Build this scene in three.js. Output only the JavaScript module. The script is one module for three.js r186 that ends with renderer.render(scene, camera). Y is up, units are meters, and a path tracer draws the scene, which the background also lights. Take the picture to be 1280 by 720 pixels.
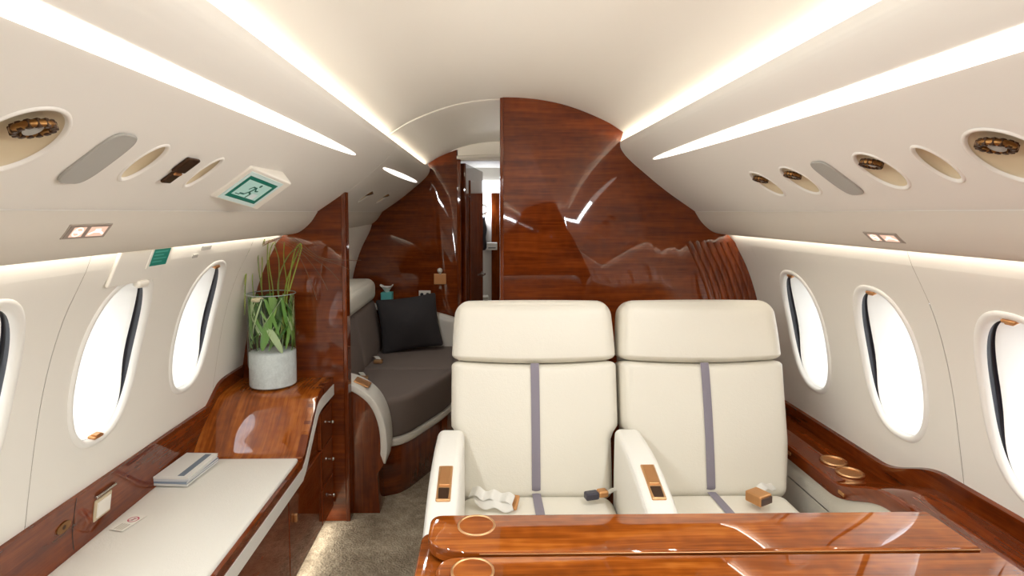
import * as THREE from 'three';
import { RoundedBoxGeometry } from 'three/addons/geometries/RoundedBoxGeometry.js';
import { mergeGeometries as mergeSame, mergeVertices, toCreasedNormals } from 'three/addons/utils/BufferGeometryUtils.js';
import { RectAreaLightUniformsLib } from 'three/addons/lights/RectAreaLightUniformsLib.js';
import { Brush, Evaluator, SUBTRACTION } from 'three-bvh-csg';

// ---------------------------------------------------------------- camera, sky, lights, exposure
const scene = new THREE.Scene();
const renderer = new THREE.WebGLRenderer({ antialias: true });
renderer.toneMapping = THREE.LinearToneMapping;
renderer.toneMappingExposure = 1.75;
renderer.shadowMap.enabled = true;
RectAreaLightUniformsLib.init();
const camera = new THREE.PerspectiveCamera(2 * Math.atan(360 / 720) * 180 / Math.PI, 1280 / 720, 0.02, 60);
camera.position.set(-0.08, 1.375, 0);
camera.rotation.set(-Math.atan(47 / 720), -Math.atan(11 / 720), 0, 'YXZ');
camera.setViewOffset(1280, 720, 18, 47, 1280, 720);      // lens shift: the horizon stands high in the frame
camera.updateProjectionMatrix();
scene.add(camera);
scene.background = new THREE.Color(0.93, 0.98, 1.04);         // bright white overcast daylight outside the windows
scene.backgroundIntensity = 2.9;
const WARM = new THREE.Color(1.0, 0.95, 0.86), SOFT = new THREE.Color(1.0, 0.94, 0.84), COOL = new THREE.Color(0.94, 0.98, 1.0);
const COVE = 13.5, WASH = 10, STRIP = 58, FLOORGLOW = 12;
const X = new THREE.Vector3(1, 0, 0), Y = new THREE.Vector3(0, 1, 0), Z = new THREE.Vector3(0, 0, 1);
function areaLight(name, color, intensity, w, h, at, towards, long) {          // h runs along `long`
  const l = new THREE.RectAreaLight(color, intensity, w, h);
  l.name = name; l.position.set(...at); l.up.copy(long); l.lookAt(new THREE.Vector3(...at).add(new THREE.Vector3(...towards)));
  scene.add(l); return l;
}

// ---------------------------------------------------------------- helpers
function mergeGeometries(list) { return mergeSame(list.map((g) => { const q = g.index ? g.toNonIndexed() : g.clone(); for (const k of Object.keys(q.attributes)) if (!['position', 'normal', 'uv'].includes(k)) q.deleteAttribute(k); if (!q.attributes.uv) q.setAttribute('uv', new THREE.Float32BufferAttribute(new Float32Array(q.attributes.position.count * 2), 2)); return q; })); }
let seed = 7;
const rnd = () => { seed = (seed * 1664525 + 1013904223) >>> 0; return seed / 4294967296; };
const rr = (a, b) => a + (b - a) * rnd();
const clamp = (v, a, b) => Math.max(a, Math.min(b, v));
const lerp = (a, b, t) => a + (b - a) * t;
const sstep = (a, b, v) => { const t = clamp((v - a) / (b - a), 0, 1); return t * t * (3 - 2 * t); };
const taken = new Map();
function numbered(name) { const n = taken.get(name) || 0; taken.set(name, n + 1); return n ? `${name}_${String(n).padStart(3, '0')}` : name; }
function tag(o, label, category, group, kind) { if (label) o.userData.label = label; if (category) o.userData.category = category; if (group) o.userData.group = group; if (kind) o.userData.kind = kind; return o; }
function thing(name, label, category, at = [0, 0, 0], group) { const g = new THREE.Group(); g.name = numbered(name); g.position.set(...at); scene.add(g); return tag(g, label, category, group); }
function struct(name, geo, mat, label, category) { const m = new THREE.Mesh(geo, mat); m.name = name; scene.add(m); return tag(m, label, category, null, 'structure'); }
function structGroup(name, label, category) { const g = new THREE.Group(); g.name = name; scene.add(g); return tag(g, label, category, null, 'structure'); }
function part(name, geo, mat, parent, label) {                                // geometry is given in world metres, or in the parent's own axes when the parent is turned
  const m = new THREE.Mesh(geo, mat); m.name = name; parent.add(m);
  if (label) m.userData.label = label;
  return m;
}
function solo(name, geo, mat, label, category, group) { const m = new THREE.Mesh(geo, mat); m.name = numbered(name); scene.add(m); return tag(m, label, category, group); }
// uv in metres from the side a face looks to; u runs with the grain
function boxUV(geo, grain = 'x', off = 0) {
  const g = geo.index ? geo.toNonIndexed() : geo, p = g.attributes.position, n = g.attributes.normal, uv = new Float32Array(p.count * 2), gi = 'xyz'.indexOf(grain);
  for (let i = 0; i < p.count; i++) {
    const N = [Math.abs(n.getX(i)), Math.abs(n.getY(i)), Math.abs(n.getZ(i))], P = [p.getX(i), p.getY(i), p.getZ(i)];
    const d = N.indexOf(Math.max(...N)), rest = [0, 1, 2].filter((k) => k !== d);
    const u = rest.includes(gi) ? gi : rest[0], v = rest.find((k) => k !== u);
    uv[2 * i] = P[u] + off; uv[2 * i + 1] = P[v] + off * 0.37;
  }
  g.setAttribute('uv', new THREE.BufferAttribute(uv, 2));
  return g;
}
// a sheet from f(u, v) -> [x, y, z]
function sheet(f, nu, nv, flip = false, uvf = null) {
  const pos = [], uv = [], idx = [];
  for (let j = 0; j <= nv; j++) for (let i = 0; i <= nu; i++) { const q = f(i / nu, j / nv); pos.push(...q); uv.push(...(uvf ? uvf(q, i / nu, j / nv) : [i / nu, j / nv])); }
  for (let j = 0; j < nv; j++) for (let i = 0; i < nu; i++) { const a = j * (nu + 1) + i, b = a + 1, c = a + nu + 1, d = c + 1; flip ? idx.push(a, c, b, b, c, d) : idx.push(a, b, c, b, d, c); }
  const g = new THREE.BufferGeometry();
  g.setAttribute('position', new THREE.Float32BufferAttribute(pos, 3)); g.setAttribute('uv', new THREE.Float32BufferAttribute(uv, 2)); g.setIndex(idx); g.computeVertexNormals();
  return g;
}
// rings of points joined into one closed-round surface
function rings(list, flip = false, caps = false) {
  const n = list[0].length, pos = [], idx = [];
  for (const r of list) for (const q of r) pos.push(...q);
  for (let j = 0; j < list.length - 1; j++) for (let i = 0; i < n; i++) { const a = j * n + i, b = j * n + (i + 1) % n, c = a + n, d = b + n; flip ? idx.push(a, c, b, b, c, d) : idx.push(a, b, c, b, d, c); }
  if (caps) for (const [j, way] of [[0, !flip], [list.length - 1, flip]]) {
    const c = [0, 1, 2].map((k) => list[j].reduce((s, q) => s + q[k], 0) / n), at = pos.length / 3; pos.push(...c);
    for (let i = 0; i < n; i++) { const a = j * n + i, b = j * n + (i + 1) % n; way ? idx.push(at, b, a) : idx.push(at, a, b); }
  }
  const g = new THREE.BufferGeometry();
  g.setAttribute('position', new THREE.Float32BufferAttribute(pos, 3)); g.setAttribute('uv', new THREE.Float32BufferAttribute(new Float32Array(pos.length / 3 * 2), 2)); g.setIndex(idx); g.computeVertexNormals();
  return g;
}
// a cushion: box with rounded edges, its faces swollen by `bulge` [x, y, z], bent by `bend`
function softBox(w, h, d, r, bulge = [0, 0, 0], bend = null, seg = 14) {
  let g = new THREE.BoxGeometry(2, 2, 2, seg, seg, seg); g.deleteAttribute('uv'); g.deleteAttribute('normal'); g = mergeVertices(g, 1e-4);
  const p = g.attributes.position, H = [w / 2, h / 2, d / 2], push = (t) => Math.sign(t) * (1 - Math.pow(1 - Math.abs(t), 1.7));
  for (let i = 0; i < p.count; i++) {
    const t = [p.getX(i), p.getY(i), p.getZ(i)].map(push), q = t.map((v, k) => v * H[k]), c = q.map((v, k) => clamp(v, -(H[k] - Math.min(r, H[k])), H[k] - Math.min(r, H[k])));
    const e = q.map((v, k) => v - c[k]), L = Math.hypot(...e) || 1, far = Math.max(...e.map(Math.abs)) || 0;
    let o = c.map((v, k) => v + e[k] / L * (far > 0 ? r : 0));
    const s = t.map((v) => Math.cos(v * Math.PI / 2));
    o = o.map((v, k) => v + Math.sign(t[k]) * Math.pow(Math.abs(t[k]), 3) * bulge[k] * Math.pow(s[(k + 1) % 3] * s[(k + 2) % 3], 0.7));
    if (bend) o = bend(o);
    p.setXYZ(i, ...o);
  }
  g.computeVertexNormals();
  return g;
}
const rbox = (w, h, d, r = 0.004, x = 0, y = 0, z = 0) => new RoundedBoxGeometry(w, h, d, 3, Math.min(r, w / 2.01, h / 2.01, d / 2.01)).translate(x, y, z);
function span(x0, x1, y0, y1, z0, z1, r = 0.004) { return rbox(x1 - x0, y1 - y0, z1 - z0, r, (x0 + x1) / 2, (y0 + y1) / 2, (z0 + z1) / 2); }
function tube(pts, r, n = 24, k = 8) { return new THREE.TubeGeometry(new THREE.CatmullRomCurve3(pts.map((q) => new THREE.Vector3(...q))), n, r, k, false); }
function extrude(pts, depth, bevel = 0.003, curve = false) {
  const s = new THREE.Shape(pts.map(([a, b]) => new THREE.Vector2(a, b)));
  return new THREE.ExtrudeGeometry(s, { depth: depth - 2 * bevel, bevelEnabled: bevel > 0, bevelThickness: bevel, bevelSize: bevel, bevelOffset: -bevel, bevelSegments: 3, curveSegments: 12 }).translate(0, 0, bevel);
}
function smoothLine(pts, n = 8) { const c = new THREE.CatmullRomCurve3(pts.map(([a, b]) => new THREE.Vector3(a, b, 0)), false, 'centripetal'); return c.getPoints(n * (pts.length - 1)).map((v) => [v.x, v.y]); }

// ---------------------------------------------------------------- computed textures
function lattice(px, py, sd) { const a = new Float32Array(px * py); let s = sd; for (let i = 0; i < a.length; i++) { s = (s * 1664525 + 1013904223) >>> 0; a[i] = s / 4294967296; } return (x, y) => {
  const xi = Math.floor(x), yi = Math.floor(y), fx = x - xi, fy = y - yi, u = fx * fx * (3 - 2 * fx), v = fy * fy * (3 - 2 * fy), m = (n, k) => ((n % k) + k) % k;
  const g = (i, j) => a[m(j, py) * px + m(i, px)];
  return lerp(lerp(g(xi, yi), g(xi + 1, yi), u), lerp(g(xi, yi + 1), g(xi + 1, yi + 1), u), v); }; }
function texture(w, h, f, srgb, repeat = [1, 1]) {
  const d = new Uint8Array(w * h * 4);
  for (let j = 0; j < h; j++) for (let i = 0; i < w; i++) { const c = f(i / w, j / h); for (let k = 0; k < 3; k++) d[(j * w + i) * 4 + k] = clamp(Math.round(c[k] ?? c[0]), 0, 255); d[(j * w + i) * 4 + 3] = 255; }
  const t = new THREE.DataTexture(d, w, h, THREE.RGBAFormat); t.wrapS = t.wrapT = THREE.RepeatWrapping; t.magFilter = THREE.LinearFilter; t.minFilter = THREE.LinearMipmapLinearFilter; t.generateMipmaps = true;
  if (srgb) t.colorSpace = THREE.SRGBColorSpace; t.repeat.set(...repeat); t.needsUpdate = true; return t;
}
function woodTexture(dark, mid, lite, sd) {                                   // one repeat: 1.2 m with the grain, 0.6 m across
  const n1 = lattice(6, 24, sd), n2 = lattice(10, 90, sd + 1), n3 = lattice(26, 260, sd + 2), n4 = lattice(4, 5, sd + 3), n5 = lattice(60, 30, sd + 4);
  return texture(1024, 512, (u, v) => {
    const w = v + 0.02 * (n4(u * 4, v * 5) - 0.5);
    const t = 0.42 * n1(u * 6, w * 24) + 0.3 * n2(u * 10, w * 90) + 0.2 * n3(u * 26, w * 260) + 0.16 * (n5(u * 60, v * 30) - 0.5);
    const k = clamp((t - 0.18) / 0.56, 0, 1);
    return k < 0.5 ? dark.map((c, i) => lerp(c, mid[i], k * 2)) : mid.map((c, i) => lerp(c, lite[i], k * 2 - 1));
  }, true, [1 / 1.2, 1 / 0.6]);
}
const woodMap = woodTexture([88, 35, 10], [110, 47, 14], [130, 60, 20], 11);
const woodLitMap = woodTexture([112, 54, 14], [143, 72, 21], [172, 98, 36], 31);  // same wood, with the light on table and sideboard end put into the colour
const c1 = lattice(9, 9, 5), c2 = lattice(40, 40, 6), c3 = lattice(180, 180, 7);
const carpetMap = texture(512, 512, (u, v) => { const t = 0.45 * c1(u * 9, v * 9) + 0.35 * c2(u * 40, v * 40) + 0.35 * c3(u * 180, v * 180); return [lerp(112, 200, t), lerp(100, 186, t), lerp(82, 162, t)]; }, true, [1 / 0.9, 1 / 0.9]);
const carpetBump = texture(512, 512, (u, v) => [255 * (0.4 * c2(u * 40, v * 40) + 0.6 * c3(u * 180, v * 180))], false, [1 / 0.9, 1 / 0.9]);
const l1 = lattice(128, 128, 15), l2 = lattice(40, 40, 16);
const leatherBump = texture(512, 512, (u, v) => [255 * (0.6 * l1(u * 128, v * 128) + 0.4 * l2(u * 40, v * 40))], false, [1 / 0.35, 1 / 0.35]);
const weaveBump = texture(256, 256, (u, v) => [128 + 60 * Math.sin(u * 2 * Math.PI * 64) * Math.sin(v * 2 * Math.PI * 64) + 40 * (l2(u * 40, v * 40) - 0.5)], false, [1 / 0.2, 1 / 0.2]);
const m1 = lattice(7, 7, 21), m2 = lattice(31, 31, 22);
const panelBump = texture(256, 256, (u, v) => [255 * (0.7 * m1(u * 7, v * 7) + 0.3 * m2(u * 31, v * 31))], false, [1 / 0.8, 1 / 0.8]);
const sandMap = texture(256, 256, (u, v) => { const t = l1(u * 128, v * 128) * 0.6 + l2(u * 40, v * 40) * 0.4; return [lerp(208, 232, t), lerp(208, 232, t), lerp(212, 236, t)]; }, true);
function canvasTex(w, h, draw) { const c = document.createElement('canvas'); c.width = w; c.height = h; draw(c.getContext('2d'), w, h); const t = new THREE.CanvasTexture(c); t.colorSpace = THREE.SRGBColorSpace; return t; }

// ---------------------------------------------------------------- materials
const S = (o) => new THREE.MeshPhysicalMaterial(o);
const M = {
  wood: S({ map: woodMap, roughness: 0.035, ior: 1.62 }),
  woodLit: S({ map: woodLitMap, roughness: 0.03, ior: 1.66 }),  // lit copy of the wood above, brightness painted in
  panel: S({ color: '#e6e1d8', roughness: 0.62, bumpMap: panelBump, bumpScale: 0.0006 }),
  ceiling: S({ color: '#ece7dd', roughness: 0.6 }),
  wall: S({ color: '#e8e3d9', roughness: 0.6 }),
  suede: S({ color: '#d2cabd', roughness: 0.85 }),
  bezel: S({ color: '#eeebe4', roughness: 0.35 }),
  reveal: S({ color: '#eeebe4', roughness: 0.5 }),
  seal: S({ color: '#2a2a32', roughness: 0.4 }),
  pane: S({ color: '#ffffff', roughness: 0.0, transmission: 1, thickness: 0, ior: 1.45 }),
  leather: S({ color: '#e2dccd', roughness: 0.48, bumpMap: leatherBump, bumpScale: 0.00035, sheen: 0.15 }),
  leatherWhite: S({ color: '#e4e0d6', roughness: 0.45, bumpMap: leatherBump, bumpScale: 0.0005 }),
  stripe: S({ color: '#857e88', roughness: 0.7 }),
  seam: S({ color: '#a0937d', roughness: 0.8 }),
  gold: S({ color: '#d39e6c', metalness: 1, roughness: 0.42 }),
  goldBright: S({ color: '#e2b483', metalness: 1, roughness: 0.36 }),
  bronze: S({ color: '#46301f', metalness: 0.6, roughness: 0.4 }),
  amber: S({ color: '#8f683c', metalness: 0.9, roughness: 0.3 }),
  chrome: S({ color: '#c8c4bd', metalness: 1, roughness: 0.2 }),
  black: S({ color: '#17161a', roughness: 0.5 }),
  carpet: S({ map: carpetMap, roughness: 1, bumpMap: carpetBump, bumpScale: 0.006 }),
  sofa: S({ color: '#71645c', roughness: 0.75, bumpMap: weaveBump, bumpScale: 0.0004 }),
  pillow: S({ color: '#2f2b2c', roughness: 0.85, bumpMap: weaveBump, bumpScale: 0.0006 }),
  dish: S({ color: '#c9b797', roughness: 0.5 }),  // tan puts the shade of the overhead recesses into colour; switch plate shares it
  speaker: S({ color: '#a9a69e', roughness: 0.85 }),
  glass: S({ color: '#f6fbf8', roughness: 0.0, transmission: 1, thickness: 0, ior: 1.45 }),
  sand: S({ map: sandMap, roughness: 0.95 }),
  leafs: ['#3f6a28', '#6d9a46', '#2a4a1c', '#86ab5a', '#c0d0a0'].map((c) => S({ color: c, roughness: 0.5, side: THREE.DoubleSide })),
  blades: ['#7d8f2e', '#8f9c3c', '#6d7a34'].map((c) => S({ color: c, roughness: 0.6 })),
  dryBlade: S({ color: '#6a4a30', roughness: 0.8 }),
  stripGlow: S({ color: '#ffffff', roughness: 0.5, emissive: '#fff6ee', emissiveIntensity: 1.2 }),
  coveGlow: S({ color: '#ffffff', roughness: 0.5, emissive: '#ffe2ae', emissiveIntensity: 1.0 }),
  paper: S({ color: '#e9e7e1', roughness: 0.7 }),
  turquoise: S({ color: '#5fb8b4', roughness: 0.6 }),
  plasticWhite: S({ color: '#ece6da', roughness: 0.45 }),
  mirror: S({ color: '#d8dde2', metalness: 1, roughness: 0.04 }),
};

// ---------------------------------------------------------------- cross section of the cabin (right half; the left mirrors it)
const WALL = smoothLine([[0.90, 0], [1.02, 0.14], [1.13, 0.32], [1.185, 0.5], [1.165, 0.66], [1.108, 0.97], [1.055, 1.13], [0.995, 1.25], [0.975, 1.31], [0.955, 1.38]], 10);
function wallX(h) { for (let i = 0; i < WALL.length - 1; i++) { const [x0, y0] = WALL[i], [x1, y1] = WALL[i + 1]; if (h <= y1) return lerp(x0, x1, (h - y0) / (y1 - y0)); } return WALL[WALL.length - 1][0]; }
const UPPER = smoothLine([[0.486, 1.681], [0.489, 1.655], [0.514, 1.618], [0.602, 1.540], [0.695, 1.466], [0.818, 1.381]], 7);
const LOWER = smoothLine([[0.818, 1.381], [0.854, 1.330], [0.905, 1.291], [0.958, 1.281]], 6);
const VAL = [...UPPER, ...LOWER.slice(1)], VL = [0];
for (let i = 1; i < VAL.length; i++) VL.push(VL[i - 1] + Math.hypot(VAL[i][0] - VAL[i - 1][0], VAL[i][1] - VAL[i - 1][1]));
function valAt(s) { let i = 1; while (i < VL.length - 1 && VL[i] < s) i++; const t = (s - VL[i - 1]) / (VL[i] - VL[i - 1]); return [lerp(VAL[i - 1][0], VAL[i][0], t), lerp(VAL[i - 1][1], VAL[i][1], t)]; }
// axes on the overhead panel (z along the cabin, s down the panel from its lip) and on the side wall: x to the viewer's right, y up, z into the cabin
function frameOf(side, p, up, z) {
  const T = new THREE.Vector3(side * up[0], up[1], 0).normalize(), R = new THREE.Vector3(0, 0, side), N = new THREE.Vector3().crossVectors(R, T).normalize();
  return new THREE.Matrix4().makeBasis(R, T, N).setPosition(side * p[0], p[1], z);
}
function onPanel(side, s, z, lift = 0) { const a = valAt(s - 0.02), b = valAt(s + 0.02), f = frameOf(side, valAt(s), [a[0] - b[0], a[1] - b[1]], z); return f.multiply(new THREE.Matrix4().makeTranslation(0, 0, lift)); }
function onWall(side, h, z, lift = 0) { const f = frameOf(side, [wallX(h), h], [wallX(h + 0.03) - wallX(h - 0.03), 0.06], z); return f.multiply(new THREE.Matrix4().makeTranslation(0, 0, lift)); }
function placed(o, m) { m.decompose(o.position, o.quaternion, o.scale); return o; }
const CEIL = smoothLine([[0.60, 1.655], [0.56, 1.690], [0.50, 1.722], [0.426, 1.767], [0.226, 1.842], [0, 1.868], [-0.226, 1.842], [-0.426, 1.767], [-0.50, 1.722], [-0.56, 1.690], [-0.60, 1.655]], 6);
const ZP = -2.5, ZA = -4.0, ZE = -5.5, ZF = 1.7;                            // partition, aft bulkhead, end of the passage, bulkhead behind the camera

// ---------------------------------------------------------------- floor, ceiling, walls
struct('floor', boxUV(span(-1.25, 1.25, -0.06, 0, ZE - 0.05, ZF + 0.05, 0.001), 'z'), M.carpet, 'mottled beige carpet running down the aisle', 'floor');
function ceilingSlab(z0, z1, drop) {
  const outer = CEIL.map(([x, y]) => [x * 1.03, y + 0.05]).reverse();
  const g = extrude([...CEIL.map(([x, y]) => [x, y - drop]), ...outer], z1 - z0, 0).translate(0, 0, z0);
  return toCreasedNormals(g, 0.6);
}
const ceil = struct('ceiling', ceilingSlab(ZP - 0.02, ZF, 0), M.ceiling, 'off-white arched cabin ceiling panel', 'ceiling');
part('aft_ceiling_panel', ceilingSlab(ZA - 0.02, ZP - 0.024, 0.005), M.ceiling, ceil);
part('joint_strip', ceilingSlab(ZP - 0.026, ZP - 0.018, -0.012), M.seam, ceil);

const PITCH = 0.455, row = (z0) => Array.from({ length: 8 }, (_, i) => z0 + PITCH * i), winR = row(-2.13), winL = row(-2.005);
const WA = 0.135, WN = 2.45, HW = (side) => side < 0 ? 0.978 : 0.928, WB = 0.228;
const sp = (v, n) => Math.sign(v) * Math.pow(Math.abs(v), 2 / n);
function contour(side, zc, grows, outs, n = 72) { const r = []; for (let i = 0; i < n; i++) { const a = i / n * Math.PI * 2, of = (v) => typeof v === 'function' ? v(Math.abs(Math.cos(a)), Math.sin(a)) : v, out = of(outs), grow = of(grows), h = HW(side) + (WB + grow) * sp(Math.sin(a), WN); r.push([side * (wallX(h) + out), h, zc + (WA + grow) * sp(Math.cos(a), WN)]); } return r; }
function wallPiece(side, z0, z1, h0, h1, out) { const nz = Math.max(1, Math.ceil((z1 - z0) / 0.2)); return sheet((u, v) => { const h = lerp(h0, h1, v); return [side * (wallX(h) + out), h, lerp(z0, z1, u)]; }, nz, Math.ceil((h1 - h0) / 0.03), side > 0); }
function wallHole(side, z0, z1, zc, grow, out) {                              // a panel from sill to head with the window's oval left open
  const h0 = 0.66, h1 = 1.24, n = 72, list = [], WH = HW(side);
  for (let k = 0; k <= 6; k++) {
    const r = [];
    for (let i = 0; i < n; i++) {
      const a = i / n * Math.PI * 2, dz = (WA + grow) * sp(Math.cos(a), WN), dh = (WB + grow) * sp(Math.sin(a), WN);
      const ex = Math.cos(a), ey = Math.sin(a), m = Math.max(Math.abs(ex), Math.abs(ey)), qx = ex / m, qy = ey / m;
      const ez = qx > 0 ? lerp(zc, z1, qx) : lerp(zc, z0, -qx), eh = qy > 0 ? lerp(WH, h1, qy) : lerp(WH, h0, -qy), t = k / 6;
      const z = lerp(zc + dz, ez, t), h = lerp(WH + dh, eh, t);
      r.push([side * (wallX(h) + out), h, z]);
    }
    list.push(r);
  }
  const g = rings(list, side < 0);
  return mergeGeometries([g, wallPiece(side, z0, z1, 0, h0, out), wallPiece(side, z0, z1, h1, 1.38, out)]);
}
function sideWall(side, wins, seams) {
  const geos = [], skin = [], edges = [ZE];
  const panels = [];
  let z = ZE;
  for (const w of wins) { const a = w - PITCH / 2, b = w + PITCH / 2; if (a > z + 0.001) panels.push([z, a, null]); panels.push([a, Math.min(b, ZF), w]); z = b; }
  if (z < ZF) panels.push([z, ZF, null]);
  for (const [a, b, w] of panels) {
    const ga = seams.some((q) => Math.abs(q - a) < 0.03) ? 0.0007 : 0, gb = seams.some((q) => Math.abs(q - b) < 0.03) ? 0.0007 : 0;
    geos.push(w === null ? wallPiece(side, a + ga, b - gb, 0, 1.38, 0) : wallHole(side, a + ga, b - gb, w, -0.002, 0));
    skin.push(w === null ? wallPiece(side, a, b, 0, 1.38, 0.17) : wallHole(side, a, b, w, -0.05, 0.17));
  }
  const wall = struct(side < 0 ? 'wall_left' : 'wall_right', mergeGeometries(geos), M.wall, `cream side wall panels with ${side < 0 ? 'green placard above oval windows beside the leather-topped sideboard' : 'oval windows beside the lounge chairs and table'}`, 'wall');
  part('outer_skin', mergeGeometries([...skin, sheet((u, v) => [side * (wallX(1.38) + lerp(-0.35, 0.17, v)), 1.38 + 0.3 * (1 - v), lerp(ZE, ZF, u)], 20, 4)]), M.seam, wall);
  part('upper_skin', sheet((u, v) => [side * lerp(0.55, wallX(1.38) + 0.01, v), lerp(1.72, 1.38, v), lerp(ZE, ZF, u)], 20, 4), M.seam, wall);
  if (side < 0) part('aft_liner', sheet((u, v) => { const h = lerp(0.86, 1.295, v), z = lerp(ZA + 0.001, -3.2, u); return [-(wallX(h) - 0.09 * sstep(-3.2, -3.95, z) - 0.002), h, z]; }, 20, 14, true), M.wall, wall);
  return wall;
}
sideWall(-1, winL, [winL[1] + PITCH / 2, winL[0] - PITCH / 2]); sideWall(1, winR, [winR[1] + PITCH / 2]);
let wn = 0;
function windowUnit(side, zc, order, latchLow) {
  wn++;
  const g = structGroup(`window_${wn}`, `white oval cabin window in the ${side < 0 ? 'wall above the leather-topped sideboard' : 'wall beside the lounge chairs'}, ${order}`, 'window');
  const C = (grow, out) => contour(side, zc, grow, out);
  part('bezel', rings([C(0.005, 0.001), C(0.003, -0.003), C(-0.003, -0.0055), C(-0.009, -0.005), C(-0.014, 0.0), C(-0.016, 0.012)], side > 0), M.bezel, g);
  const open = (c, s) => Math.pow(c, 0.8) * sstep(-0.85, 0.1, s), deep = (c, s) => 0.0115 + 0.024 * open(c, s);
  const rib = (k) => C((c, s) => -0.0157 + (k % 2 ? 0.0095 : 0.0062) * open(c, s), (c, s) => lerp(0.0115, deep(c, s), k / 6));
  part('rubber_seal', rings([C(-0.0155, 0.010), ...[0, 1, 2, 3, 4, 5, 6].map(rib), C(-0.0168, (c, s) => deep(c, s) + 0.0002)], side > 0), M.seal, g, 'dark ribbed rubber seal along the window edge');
  part('reveal', rings([C(-0.0166, (c, s) => deep(c, s) - 0.0005), C(-0.021, (c, s) => deep(c, s) + 0.012), C(-0.030, 0.10), C(-0.048, 0.145), C(-0.052, 0.172)], side > 0), M.reveal, g);
  part('pane', rings([C(-0.050, 0.165), C(-0.10, 0.165), C(-0.132, 0.165)], side > 0, true), M.pane, g);
  const h = latchLow ? HW(side) - WB + 0.018 : HW(side) + WB - 0.016;
  const latch = part('latch', mergeGeometries([rbox(0.036, 0.008, 0.022, 0.003), rbox(0.022, 0.005, 0.016, 0.002, 0, latchLow ? 0.005 : -0.005, 0.002)]), M.gold, g, 'gold shade latch');
  placed(latch, onWall(side, h, zc, -0.004));
}
const places = ['first from the wood divider', 'second from the wood divider', 'third from the wood divider', 'fourth from the wood divider', 'fifth from the wood divider', 'sixth from the wood divider', 'seventh from the wood divider', 'eighth from the wood divider'];
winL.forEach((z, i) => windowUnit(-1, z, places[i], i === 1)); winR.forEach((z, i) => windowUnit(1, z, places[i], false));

// ---------------------------------------------------------------- overhead panels along both sides, with the recesses of lamps and air outlets cut in
const recessR = [{ z: -1.63, s: 0.325, a: 0.043, b: 0.055, k: 'lamp' }, { z: -1.457, s: 0.325, a: 0.046, b: 0.056, k: 'lamp' }, { z: -1.151, s: 0.321, a: 0.045, b: 0.058, k: 'lamp' }, { z: -1.003, s: 0.319, a: 0.026, b: 0.05, k: 'air' }, { z: -0.862, s: 0.32, a: 0.058, b: 0.066, k: 'big' }];
const recessL = [{ z: -0.765, s: 0.305, a: 0.06, b: 0.066, k: 'big' }, { z: -1.05, s: 0.311, a: 0.028, b: 0.05, k: 'air' }, { z: -1.272, s: 0.315, a: 0.024, b: 0.05, k: 'air' }];
const recessA = [{ z: -2.95, s: 0.32, a: 0.04, b: 0.05, k: 'lamp' }, { z: -3.4, s: 0.315, a: 0.04, b: 0.05, k: 'lamp' }];
const csg = new Evaluator(); csg.attributes = ['position', 'normal', 'uv']; csg.useGroups = false;
function overhead(side, z0, z1, cuts) {
  const prof = [...VAL, [0.962, 1.30], [0.935, 1.305], [0.90, 1.34], [0.84, 1.405], [0.72, 1.50], [0.60, 1.585], [0.545, 1.64], [0.505, 1.672], [0.496, 1.684]];
  let g = extrude(prof.map(([x, y]) => [side * x, y]), z1 - z0, 0).translate(0, 0, z0);
  g = toCreasedNormals(g, 0.35);
  let brush = new Brush(g, M.panel); brush.updateMatrixWorld();
  for (const c of cuts) {
    const e = new Brush(new THREE.SphereGeometry(1, 32, 20).scale(c.a, c.b, 0.022).applyMatrix4(onPanel(side, c.s, c.z, -0.001)), M.panel); e.updateMatrixWorld();
    brush = csg.evaluate(brush, e, SUBTRACTION); brush.updateMatrixWorld();
  }
  return brush.geometry;
}
const creaseS = VL[UPPER.length - 1];
function overheadUnit(n, side, z0, z1, cuts, label) {
  const t = struct(`trim_${n}`, overhead(side, z0, z1, cuts), M.panel, label, 'overhead panel');
  part('lower_panel', sheet((u, v) => { const q = valAt(lerp(creaseS + 0.0015, VL[VL.length - 1], v)); return [side * (q[0] - 0.0012), q[1] - 0.0012, lerp(z0, z1, u)]; }, 12, 16, side > 0), M.suede, t, 'greyer lower strip of the overhead panel');
}
overheadUnit(1, -1, ZP - 0.03, ZF, recessL, 'curved cream overhead service panel above the sideboard');
overheadUnit(2, 1, ZP - 0.03, ZF, recessR, 'curved cream overhead service panel above the lounge chairs');
overheadUnit(3, -1, ZA, ZP - 0.036, recessA, 'curved cream overhead service panel above the dark sofa');
overheadUnit(4, 1, ZA, ZP - 0.036, [], 'curved cream overhead panel behind the right wood partition');

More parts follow.
